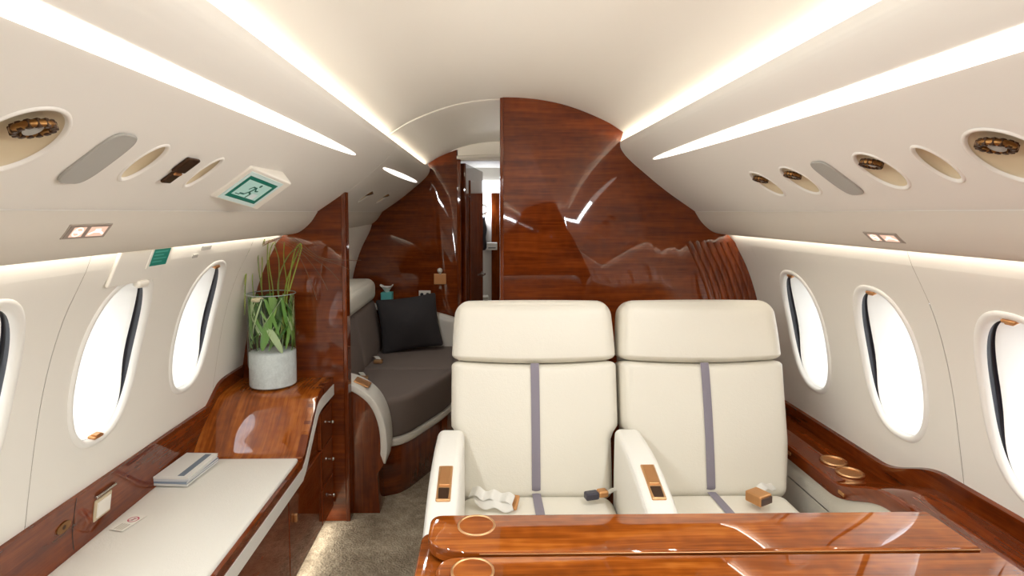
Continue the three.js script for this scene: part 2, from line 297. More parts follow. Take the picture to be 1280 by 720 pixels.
// ---------------------------------------------------------------- lamps of the room: coves, wall washers, strips, floor glow
for (const side of [-1, 1]) {
  const where = side < 0 ? 'above the sideboard' : 'above the lounge chairs';
  for (const [z0, z1] of [[ZP, ZF - 0.1], [ZA + 0.04, ZP - 0.06]]) {
    const aft = z1 < ZP, L = z1 - z0, m = (z0 + z1) / 2;
    solo('cove_light', rbox(0.008, 0.02, L, 0.003, side * 0.566, 1.662, m), M.coveGlow, `warm cove light hidden behind the ceiling lip ${aft ? (side < 0 ? 'over the sofa' : 'behind the right partition') : where}`, 'cove light', 'cove lights');
    areaLight('cove_lamp', WARM, COVE, 0.018, L, [side * 0.558, 1.668, m], [-side * 0.94, 0.34, 0], Z);
    solo('wall_washer', rbox(0.012, 0.005, L, 0.002, side * 0.9695, 1.2965, m), M.coveGlow, `warm wall washer strip tucked behind the overhead panel ${aft ? (side < 0 ? 'over the sofa' : 'behind the right partition') : where}`, 'wall light', 'wall washers');
    areaLight('wall_washer_lamp', WARM, WASH, 0.010, L, [side * 0.9695, 1.2925, m], [side * 0.25, -0.97, 0], Z);
  }
}
function stripLight(side, z0, z1, s0, s1, tip, label, both) {                 // a lens that narrows to a point
  const w = (z) => { let k = clamp((z - z0) / tip, 0, 1); if (both) k = Math.min(k, clamp((z1 - z) / tip, 0, 1)); return Math.sqrt(1 - (1 - k) * (1 - k)); };
  const up = 0.0016, g = [];
  const f = (lift) => sheet((u, v) => { const z = lerp(z0, z1, Math.pow(u, both ? 1 : 1.6)), m = s0 + (s1 - s0) * (0.5), s = m + (v - 0.5) * (s1 - s0) * w(z), [x, y] = valAt(s); return [side * (x - 0.66 * lift), y - 0.75 * lift, z]; }, 60, 4, side < 0);
  solo('strip_light', f(up), M.stripGlow, label, 'strip light', 'overhead strip lights');
  const m = (s0 + s1) / 2, za = z0 + tip * 0.55, zb = both ? z1 - tip * 0.55 : z1, [x, y] = valAt(m);
  areaLight('strip_lamp', COOL, STRIP, (s1 - s0) * 0.55, zb - za, [side * (x - 0.003), y - 0.004, (za + zb) / 2], [-side * 0.66, -0.75, 0], Z);
}
stripLight(-1, -2.07, 1.5, 0.109, 0.141, 1.0, 'long white strip light in the overhead panel above the sideboard');
stripLight(1, -2.22, 1.5, 0.107, 0.141, 1.0, 'long white strip light in the overhead panel above the lounge chairs');
stripLight(-1, -3.85, -2.62, 0.117, 0.143, 0.6, 'short lens shaped strip light in the overhead panel over the sofa', true);

// ---------------------------------------------------------------- partitions and bulkheads
function outlineUp(x0, inner) {                                              // from floor at the wall, up the side, round to x0; right half
  const pts = [];
  for (let h = 0; h <= 1.28; h += 0.04) pts.push([wallX(h) + 0.004, h]);
  for (const q of [...VAL].reverse()) if (q[0] > x0) pts.push([q[0] + 0.004, q[1] + 0.004]);
  if (x0 < 0.48) { pts.push([0.5, 1.722]); for (const q of CEIL) if (q[0] < 0.5 && q[0] > x0) pts.push([q[0], q[1] + 0.002]); }
  return pts;
}
{
  const pts = outlineUp(-0.021); pts.push([-0.021, 1.869], [-0.021, 0]);
  const g = boxUV(toCreasedNormals(extrude(pts, 0.045, 0.003), 0.3).translate(0, 0, ZP - 0.045), 'x', 0.3);
  const p = struct('wall_partition_right', g, M.wood, 'glossy dark wood partition behind the two lounge chairs', 'partition');
  part('edge_post', boxUV(span(-0.032, -0.016, 0, 1.866, ZP - 0.05, ZP + 0.006, 0.005), 'y'), M.wood, p);
  for (let k = 0; k < 7; k++) {                                              // raised reeds that follow the side wall
    const o = 0.024 + k * 0.03, top = 1.278;
    const line = []; for (let h = 0.5; h <= top; h += 0.05) line.push([wallX(h) - o, h, ZP + 0.001]);
    const q = tube(line, 0.0125, 24, 10), a = q.attributes.position; for (let i = 0; i < a.count; i++) a.setZ(i, ZP + (a.getZ(i) - ZP) * 0.28); q.computeVertexNormals();
    part('reed', boxUV(q, 'y', k), M.wood, p);
  }
}
{
  const pts = outlineUp(0.703); pts.push([0.703, 1.474], [0.703, 0]);
  const left = pts.map(([x, y]) => [-x, y]).reverse();
  const p = struct('wall_partition_left', boxUV(toCreasedNormals(extrude(left, 0.05, 0.003), 0.3).translate(0, 0, ZP - 0.05), 'x', 1.1), M.wood, 'dark glossy wood divider behind the vase', 'partition');
  part('edge_post', boxUV(span(-0.718, -0.698, 0, 1.47, ZP - 0.056, ZP + 0.006, 0.005), 'y'), M.wood, p);
}
{ // aft bulkhead with the door opening
  const pts = outlineUp(0.29); pts.push([0.29, 1.822], [0.29, 0]);
  const left = pts.map(([x, y]) => [-x, y - (y > 1.69 ? 0.012 : 0)]).reverse();
  const a = struct('wall_aft', boxUV(toCreasedNormals(extrude(left, 0.05, 0.003), 0.3).translate(0, 0, ZA - 0.05), 'x', 2.3), M.wood, 'dark wood aft bulkhead behind the sofa', 'wall');
  const r = outlineUp(0.30); r.push([0.30, 1.82], [0.30, 0]);
  part('bulkhead_side', boxUV(toCreasedNormals(extrude(r, 0.05, 0.003), 0.3).translate(0, 0, ZA - 0.05), 'x'), M.wood, a);
  const head = smoothLine([[-0.30, 1.84], [-0.15, 1.875], [0, 1.89], [0.15, 1.875], [0.30, 1.84]], 5);
  part('door_header', toCreasedNormals(extrude([[-0.30, 1.735], [0.30, 1.735], ...head.reverse()], 0.06, 0).translate(0, 0, ZA - 0.06), 0.5), M.ceiling, a);
  part('header_bead', tube([[-0.30, 1.755, ZA + 0.004], [0, 1.765, ZA + 0.004], [0.30, 1.755, ZA + 0.004]], 0.012, 20, 8), M.ceiling, a);
  part('door_jamb', boxUV(span(-0.30, -0.272, 0, 1.74, ZA - 0.06, ZA + 0.012, 0.006), 'y'), M.wood, a);
  // passage behind the door
  const e = struct('wall_passage', mergeGeometries([span(-0.55, 0.55, 0, 1.85, ZE - 0.03, ZE, 0.002), span(-0.58, -0.55, 0, 1.85, ZE, ZA - 0.05, 0.002), span(0.30, 0.33, 0, 1.85, ZE, ZA - 0.05, 0.002)]), M.wall, 'cream walls of the passage beyond the aft door', 'wall');
  part('passage_ceiling', span(-0.58, 0.58, 1.80, 1.84, ZE, ZA - 0.05, 0.002), M.ceiling, e);
  part('wood_panel', boxUV(span(-0.055, 0.25, 0, 1.56, ZE + 0.001, ZE + 0.03, 0.004), 'y'), M.wood, e);
  part('counter', span(-0.30, -0.06, 0.50, 0.535, ZE, ZE + 0.22, 0.008), M.plasticWhite, e);
}
{
  const full = outlineUp(-2).filter((q) => q[0] >= 0), pts = [...full, ...full.map(([x, y]) => [-x, y]).reverse()];
  struct('wall_front', boxUV(extrude(pts, 0.05, 0).translate(0, 0, ZF), 'x', 3.1), M.wood, 'dark wood bulkhead at the other end of the cabin', 'wall');
}
{ // the aft door, folded back into the passage
  const g = structGroup('door_1', 'narrow glossy dark wood door folded open into the passage', 'door');
  const leaf = boxUV(rbox(0.035, 1.70, 0.80, 0.006, 0, 0.86, -0.40), 'y', 0.7);
  g.position.set(-0.258, 0.01, ZA - 0.05); g.rotation.y = -0.14;
  part('leaf', leaf, M.wood, g);
  part('leaf_panel', boxUV(rbox(0.012, 1.2, 0.5, 0.005, 0.02, 1.0, -0.4), 'y', 1.7), M.wood, g);
  const hd = part('handle', mergeGeometries([new THREE.CylinderGeometry(0.024, 0.024, 0.012, 20).rotateZ(Math.PI / 2).translate(0.024, 0.86, -0.7), rbox(0.014, 0.016, 0.09, 0.005, 0.046, 0.86, -0.67), new THREE.CylinderGeometry(0.007, 0.007, 0.03, 12).rotateZ(Math.PI / 2).translate(0.034, 0.86, -0.7)]), M.chrome, g, 'small metal door handle');
}

// ---------------------------------------------------------------- lounge chairs
function loungeChair(x0, label, bothArms) {
  const g = thing('lounge_chair', label, 'chair', [x0, 0, -1.872], 'pair of cream lounge chairs');
  const tilt = -0.205, B = 0.014, up = (q) => q.rotateX(tilt).translate(0, 0.42, 0);
  const shoulder = (y) => lerp(0.912, 1, sstep(0.19, 0.235, y));
  const bow = (x) => 0.012 * Math.cos(clamp(x / 0.58, -0.5, 0.5) * Math.PI);
  const back = softBox(0.578, 0.490, 0.13, 0.038, [0, 0, B], ([x, y, z]) => {            // its top edge is stitched tight to the headrest along a bowed seam
    let yy = y + 0.23; if (yy > 0.43) yy = 0.43 + (yy - 0.43) * 0.5;
    return [x * (x < 0 || bothArms ? shoulder(yy) : lerp(0.93, 1, sstep(-0.06, 0.2, yy))), yy - bow(x) * sstep(0.30, 0.45, yy), z - 0.065];
  }, 36);
  part('backrest', boxUV(up(back), 'x'), M.leather, g);
  const head = softBox(0.578, 0.232, 0.15, 0.05, [0, 0.004, 0.010], ([x, y, z]) => {
    let t = (y + 0.116) / 0.232; if (t < 0.22) t = 0.13 + (t - 0.13) * 0.42 + 0.025;
    return [x * lerp(1, 0.95, t * t), 0.430 + t * 0.232 - (1 - t) * bow(x), z - 0.068 - 0.010 * t];
  }, 30);
  part('headrest', boxUV(up(head), 'x'), M.leather, g);
  const bandZ = (y) => B * Math.pow(Math.max(0.02, Math.cos((y - 0.23) / 0.245 * Math.PI / 2)), 0.7) + 0.003;
  const bandB = sheet((u, v) => { const y = lerp(-0.002, 0.445, v); return [lerp(-0.0145, 0.0145, u), y, bandZ(y) + 0.0015 * Math.sin(u * Math.PI) - (y < 0.03 ? (0.03 - y) * 0.6 : 0) - (y > 0.42 ? (y - 0.42) * 0.1 : 0)]; }, 4, 40);
  part('stripe', up(bandB), M.stripe, g, 'grey centre stripe');
  const seat = softBox(0.515, 0.15, 0.52, 0.045, [0, 0.014, 0.01], ([x, y, z]) => [x, y + 0.357, z + 0.25], 24);
  part('seat_cushion', boxUV(seat, 'x'), M.leather, g);
  const bandS = sheet((u, v) => { const z = lerp(0.005, 0.47, v); return [lerp(0.0145, -0.0145, u), 0.432 + 0.014 * Math.pow(Math.max(0.02, Math.cos((z - 0.245) / 0.26 * Math.PI / 2)), 0.7) + 0.0025 + 0.0015 * Math.sin(u * Math.PI), z]; }, 4, 30);
  part('stripe', bandS, M.stripe, g, 'grey centre stripe');
  part('seat_shell', boxUV(softBox(0.56, 0.2, 0.5, 0.03, [0, 0, 0], ([x, y, z]) => [x, y + 0.22, z + 0.22]), 'x'), M.leather, g);
  part('back_shell', boxUV(up(softBox(0.54, 0.56, 0.05, 0.02, [0, 0, 0], ([x, y, z]) => [x, y + 0.3, z - 0.145])), 'x'), M.leather, g);
  part('pedestal', mergeGeometries([rbox(0.36, 0.1, 0.34, 0.02, 0, 0.09, 0.2), rbox(0.44, 0.04, 0.44, 0.01, 0, 0.02, 0.2)]), M.black, g);
  // arm: a tall padded panel whose top slopes down to a rounded front
  const topY = (z) => 0.655 - 0.020 * (z + 0.04) / 0.5 - 0.12 * Math.pow(Math.max(0, (z - 0.10) / 0.42), 2);
  const arm = softBox(0.088, 0.44, 0.53, 0.022, [0.006, 0, 0], ([x, y, z]) => { const zz = z + 0.245, t = (y + 0.22) / 0.44; return [x * lerp(1, 1.0, t) - 0.284, lerp(0.22, topY(zz), t), zz]; }, 26);
  const a = part('armrest', boxUV(arm, 'z'), M.leatherWhite, g);
  const onArm = (z, dy = 0) => [topY(z) + dy, Math.atan2(topY(z - 0.02) - topY(z + 0.02), 0.04)];
  const setRecess = (z0, z1, w, mat, lift, name, label) => { const zm = (z0 + z1) / 2, [y, t] = onArm(zm, lift); return part(name, rbox(w, 0.008, z1 - z0, 0.003).rotateX(t).translate(-0.283, y, zm), mat, a, label); };
  setRecess(0.228, 0.362, 0.040, M.goldBright, 0.000, 'latch_frame', 'gold frame of the arm latch');
  setRecess(0.233, 0.311, 0.031, M.gold, 0.0026, 'latch_plate', 'gold flap');
  setRecess(0.315, 0.357, 0.031, M.bronze, 0.0022, 'latch_recess', 'dark finger recess');
  setRecess(0.425, 0.47, 0.036, M.goldBright, 0.001, 'latch_frame', 'gold frame at the front of the arm');
  return g;
}
loungeChair(0.078, 'cream leather lounge chair with a grey centre stripe, next to the aisle', true);
loungeChair(0.667, 'cream leather lounge chair with a grey centre stripe, next to the right side windows', false);

function ribbon(pts, w, dir, mat, name, parent, n = 40) {
  const c = new THREE.CatmullRomCurve3(pts.map((q) => new THREE.Vector3(...q))), d = new THREE.Vector3(...dir).normalize();
  const q = c.getPoints(n), g = sheet((u, v) => { const p = q[Math.round(u * n)]; return [p.x + d.x * (v - 0.5) * w, p.y + d.y * (v - 0.5) * w, p.z + d.z * (v - 0.5) * w]; }, n, 3);
  const under = g.clone(); under.translate(0, -0.0016, 0);
  return part(name, mergeGeometries([g, under]), mat, parent);
}
{
  const g = thing('lap_belt', 'crumpled cream lap belt with a gold tongue on the chair next to the aisle', 'seat belt', [0, -0.022, 0]);
  ribbon([[-0.140, 0.500, -1.80], [-0.118, 0.512, -1.785], [-0.095, 0.500, -1.775], [-0.070, 0.511, -1.765], [-0.045, 0.499, -1.765], [-0.022, 0.507, -1.755], [-0.004, 0.497, -1.75]], 0.034, [0.35, 0.5, -0.8], M.leatherWhite, 'strap', g);
  ribbon([[-0.128, 0.492, -1.775], [-0.10, 0.482, -1.755], [-0.065, 0.492, -1.745], [-0.035, 0.482, -1.735], [-0.008, 0.489, -1.735]], 0.03, [-0.25, 0.6, -0.75], M.leatherWhite, 'strap', g);
  part('tongue', rbox(0.022, 0.01, 0.05, 0.004).rotateX(0.5).rotateY(-0.3).translate(0.002, 0.483, -1.765), M.gold, g, 'gold belt tongue');
}
{
  const g = thing('belt_buckle', 'dark and gold belt buckle lying on the chair next to the aisle', 'seat belt', [0.262, 0.466, -1.80]);
  g.rotation.y = 0.25;
  part('buckle', rbox(0.045, 0.024, 0.028, 0.006, -0.012, 0, 0), S({ color: '#3c3842', roughness: 0.4 }), g);
  part('clasp', rbox(0.034, 0.022, 0.03, 0.007, 0.026, 0.003, 0), M.gold, g, 'gold clasp');
  ribbon([[0.04, 0.0, 0], [0.07, 0.004, -0.01], [0.10, -0.004, -0.03]], 0.03, [0, 0.2, 1], M.leatherWhite, 'strap', g, 10);
}
{
  const g = thing('belt_buckle', 'gold belt buckle with cream strap on the chair next to the windows', 'seat belt', [0.772, 0.478, -1.755]);
  g.rotation.y = 0.5;
  part('buckle', rbox(0.056, 0.034, 0.058, 0.006), M.gold, g);
  part('buckle_face', rbox(0.05, 0.022, 0.006, 0.002, 0, -0.001, 0.029), S({ color: '#4a3028', roughness: 0.35 }), g, 'dark brown buckle face');
  ribbon([[0.02, 0.014, -0.012], [0.05, 0.018, -0.015], [0.08, 0.004, -0.02], [0.12, -0.006, -0.03]], 0.028, [0.2, 0.4, -1], M.leatherWhite, 'strap', g, 14);
}

// ---------------------------------------------------------------- fold-out table
function leafShape(x0, x1, z0, z1, r, y0, y1, bevel, rn = r) {                       // plan with rounded left corners
  const s = new THREE.Shape(); s.moveTo(x1, -z0); s.lineTo(x0 + r, -z0); s.quadraticCurveTo(x0, -z0, x0, -z0 - r); s.lineTo(x0, -z1 + rn); s.quadraticCurveTo(x0, -z1, x0 + rn * 1.5, -z1); s.lineTo(x1, -z1); s.closePath();
  const g = new THREE.ExtrudeGeometry(s, { depth: y1 - y0 - 2 * bevel, bevelEnabled: true, bevelThickness: bevel, bevelSize: bevel, bevelOffset: -bevel, bevelSegments: 4, curveSegments: 14 });
  return toCreasedNormals(g.rotateX(-Math.PI / 2).translate(0, y0 + bevel, 0), 0.3);
}
{
  const g = thing('folding_table', 'glossy wood fold-out table with two leaves and inlaid gold cup rings', 'table', [0, 0, 0]);
  part('table_leaf', boxUV(leafShape(-0.212, 0.94, -1.285, -1.138, 0.03, 0.652, 0.682, 0.006, 0.075), 'x', 0.2), M.woodLit, g);
  part('table_leaf', boxUV(leafShape(-0.185, 0.96, -1.126, -0.62, 0.05, 0.650, 0.680, 0.006), 'x', 0.9), M.woodLit, g);
  part('table_base', boxUV(leafShape(-0.232, 0.985, -1.275, -0.60, 0.03, 0.618, 0.646, 0.006), 'x', 1.7), M.woodLit, g);
  for (const [x, z] of [[-0.108, -1.237], [-0.112, -1.073]]) {
    const r = part('cup_ring', new THREE.TorusGeometry(0.040, 0.0028, 10, 48).rotateX(Math.PI / 2).translate(x, 0.6825, z), M.goldBright, g, 'gold cup ring');
    part('cup_lid', boxUV(new THREE.CylinderGeometry(0.0385, 0.0385, 0.003, 40).translate(x, 0.6818, z), 'x', 0.2), M.woodLit, r);
  }
  part('edge_highlight', rbox(1.04, 0.003, 0.003, 0.001, 0.42, 0.677, -1.1365), M.gold, g, 'leaf edge highlight painted as a thin gold line');  // gold strip stands in for light catching the wood edge
  part('support_arm', rbox(0.10, 0.05, 0.4, 0.008, 0.955, 0.592, -0.95), M.chrome, g);
  part('support_leg', mergeGeometries([rbox(0.05, 0.58, 0.1, 0.01, 0.95, 0.31, -0.95), rbox(0.12, 0.03, 0.2, 0.01, 0.93, 0.015, -0.95)]), M.chrome, g);
}

// ---------------------------------------------------------------- side ledge by the right wall
{
  const H = (z) => 0.525 + 0.085 * sstep(-1.78, -1.50, z);
  const g = thing('side_ledge', 'wood side ledge with gold cup holders and cream panels under the right windows', 'side ledge', [0, 0, 0]);
  const zs0 = ZP + 0.002, zs1 = 1.5;
  const strip = (f0, f1, nv = 6, grain = 'z', off = 0) => { const n = 110, zf = (u) => u < 0.7 ? lerp(zs0, -1.2, u / 0.7) : lerp(-1.2, zs1, (u - 0.7) / 0.3); return sheet((u, v) => { const z = zf(u), a = f0(z), b = f1(z); return [lerp(a[0], b[0], v), lerp(a[1], b[1], v), z]; }, n, nv, false, (q, u, v) => [q[2] + off, q[0] + q[1] + off]); };
  const inX = 1.012;
  const top = [strip((z) => [inX + 0.006, H(z)], (z) => [wallX(H(z)) + 0.01, H(z)], 6), strip((z) => [inX, H(z) - 0.006], (z) => [inX + 0.006, H(z)], 2), strip((z) => [inX, H(z) - 0.046], (z) => [inX, H(z) - 0.006], 3), strip((z) => [inX + 0.03, H(z) - 0.05], (z) => [inX, H(z) - 0.046], 2)];
  part('ledge_top', mergeGeometries(top), M.wood, g);
  const dado = [strip((z) => [wallX(H(z)) - 0.013, H(z) - 0.002], (z) => [wallX(H(z) + 0.055) - 0.013, H(z) + 0.052], 4, 'z', 0.5), strip((z) => [wallX(H(z) + 0.055) - 0.013, H(z) + 0.052], (z) => [wallX(H(z) + 0.055) + 0.004, H(z) + 0.057], 2, 'z', 0.5)];
  part('dado_rail', mergeGeometries(dado), M.wood, g);
  part('upper_panel', strip((z) => [inX + 0.012, H(z) - 0.118], (z) => [inX + 0.012, H(z) - 0.048], 3), M.leather, g, 'cream padded panel');
  part('lower_panel', strip((z) => [inX + 0.012, 0.02], (z) => [inX + 0.012, H(z) - 0.122], 4), M.leather, g, 'cream padded panel');
  part('panel_groove', strip((z) => [inX + 0.020, H(z) - 0.125], (z) => [inX + 0.020, H(z) - 0.115], 1), M.black, g);
  for (const [x, z] of [[1.098, -1.90], [1.098, -1.812]]) {
    const y = H(z);
    const c = part('cup_holder', mergeGeometries([new THREE.TorusGeometry(0.038, 0.0045, 10, 40).rotateX(Math.PI / 2).translate(x, y + 0.003, z)]), M.goldBright, g, 'gold cup holder');
    part('cup_well', new THREE.LatheGeometry([[0.0005, 0.002], [0.03, 0.002], [0.037, 0.004]].map(([a, b]) => new THREE.Vector2(a, b)), 36).translate(x, y, z), M.gold, c, 'gold cup well');
  }
  part('button', rbox(0.006, 0.012, 0.03, 0.003, inX - 0.001, 0.503, -2.03), M.gold, g, 'small gold button');
  part('button', rbox(0.006, 0.012, 0.03, 0.003, inX - 0.001, 0.508, -1.715), M.gold, g, 'small gold button');
}

// ---------------------------------------------------------------- sideboard on the left
{
  const g = thing('sideboard', 'dark wood sideboard with a white leather top and raised glossy end', 'sideboard', [0, 0, 0]);
  const TOPL = smoothLine([[-2.494, 0.655], [-2.40, 0.655], [-2.31, 0.653], [-2.262, 0.642], [-2.232, 0.618], [-2.17, 0.560], [-2.105, 0.499], [-2.082, 0.483], [-2.062, 0.478]], 6);
  const zEnd = 0.6, xi = -0.762;
  const topAt = (z) => { if (z > -2.062) return 0.472; for (let i = 0; i < TOPL.length - 1; i++) if (z <= TOPL[i + 1][0]) return lerp(TOPL[i][1], TOPL[i + 1][1], (z - TOPL[i][0]) / (TOPL[i + 1][0] - TOPL[i][0])); return 0.472; };
  part('raised_top', sheet((u, v) => { const t = TOPL[Math.round(u * (TOPL.length - 1))]; return [lerp(xi - 0.004, -(wallX(t[1]) - 0.0), v), t[1], t[0]]; }, TOPL.length - 1, 6, true, (q) => [q[2] - q[1], q[0]]), M.woodLit, g, 'glossy wood end with a sloping front');
  const zl = (u) => u < 0.6 ? lerp(-2.494, -2.0, u / 0.6) : lerp(-2.0, zEnd, (u - 0.6) / 0.4);
  const face = (x, d0, d1, w = 0.01) => mergeGeometries([sheet((u, v) => { const z = zl(u); return [x, topAt(z) - lerp(d1, d0, v), z]; }, 80, 3, false, (q) => [q[2], q[1]]), sheet((u, v) => { const z = zl(u); return [x - v * w, topAt(z) - d0, z]; }, 80, 1, false, (q) => [q[2], q[0]])]);
  part('edge_strip', face(xi, 0, 0.03, 0.03), M.wood, g);
  part('edge_band', face(xi + 0.002, 0.03, 0.076, 0.01), M.leatherWhite, g, 'cream leather edge band');
  const pad = softBox(0.400, 0.034, zEnd + 2.064, 0.012, [0, 0.004, 0], ([x, y, z]) => [x - 0.975, y + 0.466, z + (zEnd - 2.064) / 2], 20);
  part('top_pad', boxUV(pad, 'z'), M.leatherWhite, g, 'white padded leather top');
  part('dado_rail', mergeGeometries([sheet((u, v) => { const z = zl(u), b = topAt(z) - 0.01, h = lerp(b, Math.max(0.632, topAt(z) + 0.055), v); return [-(wallX(h) - 0.012), h, z]; }, 80, 6, true, (q) => [q[2], q[1] + 0.4]), sheet((u, v) => { const z = zl(u), h = Math.max(0.632, topAt(z) + 0.055); return [-(wallX(h) - 0.012 + 0.02 * v), h + 0.004 * v, z]; }, 80, 2, true, (q) => [q[2], q[0]])]), M.wood, g);
  part('rail_joint', sheet((u, v) => { const h = lerp(0.49, 0.632, v); return [-(wallX(h) - 0.0125), h, lerp(-1.478, -1.475, u)]; }, 1, 8, true), M.black, g);
  const body = [];
  body.push(mergeGeometries([sheet((u, v) => { const z = zl(u); return [xi - 0.022, lerp(0.07, topAt(z) - 0.06, v), z]; }, 60, 4, false, (q) => [q[2], q[1]]), span(-1.12, xi - 0.03, 0.06, 0.075, -2.494, zEnd, 0.002), span(-1.0, xi - 0.075, 0.0, 0.06, -2.494, zEnd, 0.002)]));
  part('carcass', body[0], M.wood, g);
  // doors and drawers
  const fronts = [[-2.485, -2.315, 0.40, 0.555], [-2.485, -2.315, 0.235, 0.395], [-2.485, -2.315, 0.08, 0.23]];
  for (const [z0, z1, h0, h1] of fronts) {
    const d = part('drawer', boxUV(span(xi - 0.022, xi - 0.006, h0, h1, z0, z1, 0.003), 'z', h0), M.wood, g);
    part('knob', mergeGeometries([new THREE.SphereGeometry(0.008, 14, 10).translate(xi + 0.008, (h0 + h1) / 2, z0 + 0.05), new THREE.CylinderGeometry(0.003, 0.003, 0.014, 8).rotateZ(Math.PI / 2).translate(xi, (h0 + h1) / 2, z0 + 0.05)]), M.chrome, d, 'small metal knob');
  }
  for (const [z0, z1, h0, h1] of [[-2.31, -1.93, 0.08, 0.40], [-1.925, -1.45, 0.08, 0.40], [-1.445, -0.97, 0.08, 0.40], [-0.965, -0.49, 0.08, 0.40]]) {
    const d = part('door', boxUV(span(xi - 0.022, xi - 0.006, h0, h1, z0, z1, 0.003), 'z', z0), M.wood, g);
    part('pull', rbox(0.012, 0.03, 0.012, 0.004, xi - 0.001, 0.30, z1 - 0.05), M.goldBright, d, 'small gold pull');
  }
  const fl = solo('floor_light', rbox(0.012, 0.008, 2.0, 0.003, xi - 0.03, 0.055, -1.48), M.coveGlow, 'warm floor light under the sideboard front', 'floor light');
  areaLight('floor_lamp', WARM, FLOORGLOW, 0.012, 2.0, [xi - 0.028, 0.049, -1.48], [0.45, -0.9, 0], Z);
}
{ // booklets
  const cover = [S({ color: '#d9d8d2', roughness: 0.5 }), S({ color: '#8694a6', roughness: 0.5 }), S({ color: '#c9ccd0', roughness: 0.5 }), S({ color: '#e4e2dc', roughness: 0.5 })];
  const names = ['white booklet on top of the pile on the sideboard', 'pale grey booklet second in the pile on the sideboard', 'blue grey booklet third in the pile on the sideboard', 'white booklet at the bottom of the pile on the sideboard'];
  for (let k = 0; k < 4; k++) {
    const g = thing('booklet', names[k], 'booklet', [-1.110, 0.4875 + (3 - k) * 0.0077, -1.93], 'booklets on the sideboard');
    g.rotation.y = -0.05 + 0.03 * (k % 2) - 0.02 * k;
    part('pages', rbox(0.112, 0.0055, 0.185, 0.001, 0, 0.0037, 0), M.paper, g);
    part('cover', mergeGeometries([rbox(0.115, 0.0009, 0.19, 0.0004, 0, 0.0069, 0), rbox(0.115, 0.0009, 0.19, 0.0004, 0, 0.0005, 0), rbox(0.115, 0.007, 0.0009, 0.0004, 0, 0.0037, 0.0948)]), cover[k === 0 ? 3 : k === 1 ? 2 : k === 2 ? 1 : 0], g);
    if (k === 0) part('photo_print', rbox(0.022, 0.0005, 0.17, 0.0002, 0.028, 0.0075, 0), S({ color: '#74818f', roughness: 0.5 }), g, 'blue grey printed band');
  }
}
{ // small plates on the rail and the pad
  const sw = thing('switch_plate', 'cream switch plate with a metal bar on the wood rail beside the white pad', 'switch'); placed(sw, onWall(-1, 0.565, -1.59, 0.014));
  part('plate', rbox(0.07, 0.062, 0.006, 0.004, 0, -0.012, 0), M.dish, sw); part('rocker', rbox(0.055, 0.044, 0.005, 0.002, 0, -0.012, 0.004), M.plasticWhite, sw); part('metal_bar', rbox(0.085, 0.007, 0.012, 0.002, 0.004, 0.032, 0.002), M.chrome, sw);
  const em = thing('rail_plaque', 'small oval bronze plaque on the wood rail', 'plaque'); placed(em, onWall(-1, 0.575, -1.44, 0.0135));
  part('plate', new THREE.CylinderGeometry(0.02, 0.02, 0.003, 28).rotateX(Math.PI / 2).scale(1.2, 0.7, 1), M.amber, em); part('centre_dot', new THREE.CylinderGeometry(0.006, 0.006, 0.004, 18).rotateX(Math.PI / 2), M.bronze, em);
  const t = canvasTex(256, 128, (c, w, h) => { c.fillStyle = '#e9e5da'; c.fillRect(0, 0, w, h); c.strokeStyle = '#b8234a'; c.lineWidth = 9; c.beginPath(); c.arc(180, 64, 40, 0, 7); c.stroke(); c.fillStyle = '#8c6a74'; c.fillRect(160, 56, 42, 14); c.beginPath(); c.moveTo(152, 36); c.lineTo(208, 92); c.stroke(); c.fillStyle = '#9a8f7c'; for (let i = 0; i < 4; i++) c.fillRect(16, 26 + i * 22, 92, 8); });
  const st = solo('warning_sticker', boxTop(0.085, 0.045), S({ map: t, roughness: 0.5 }), 'small sticker with a red ring sign on the white leather pad', 'sticker');
  st.position.set(-1.115, 0.4875, -1.615); st.rotation.y = 1.35;
}
function boxTop(w, d) { const g = new THREE.BoxGeometry(w, 0.001, d); return g; }

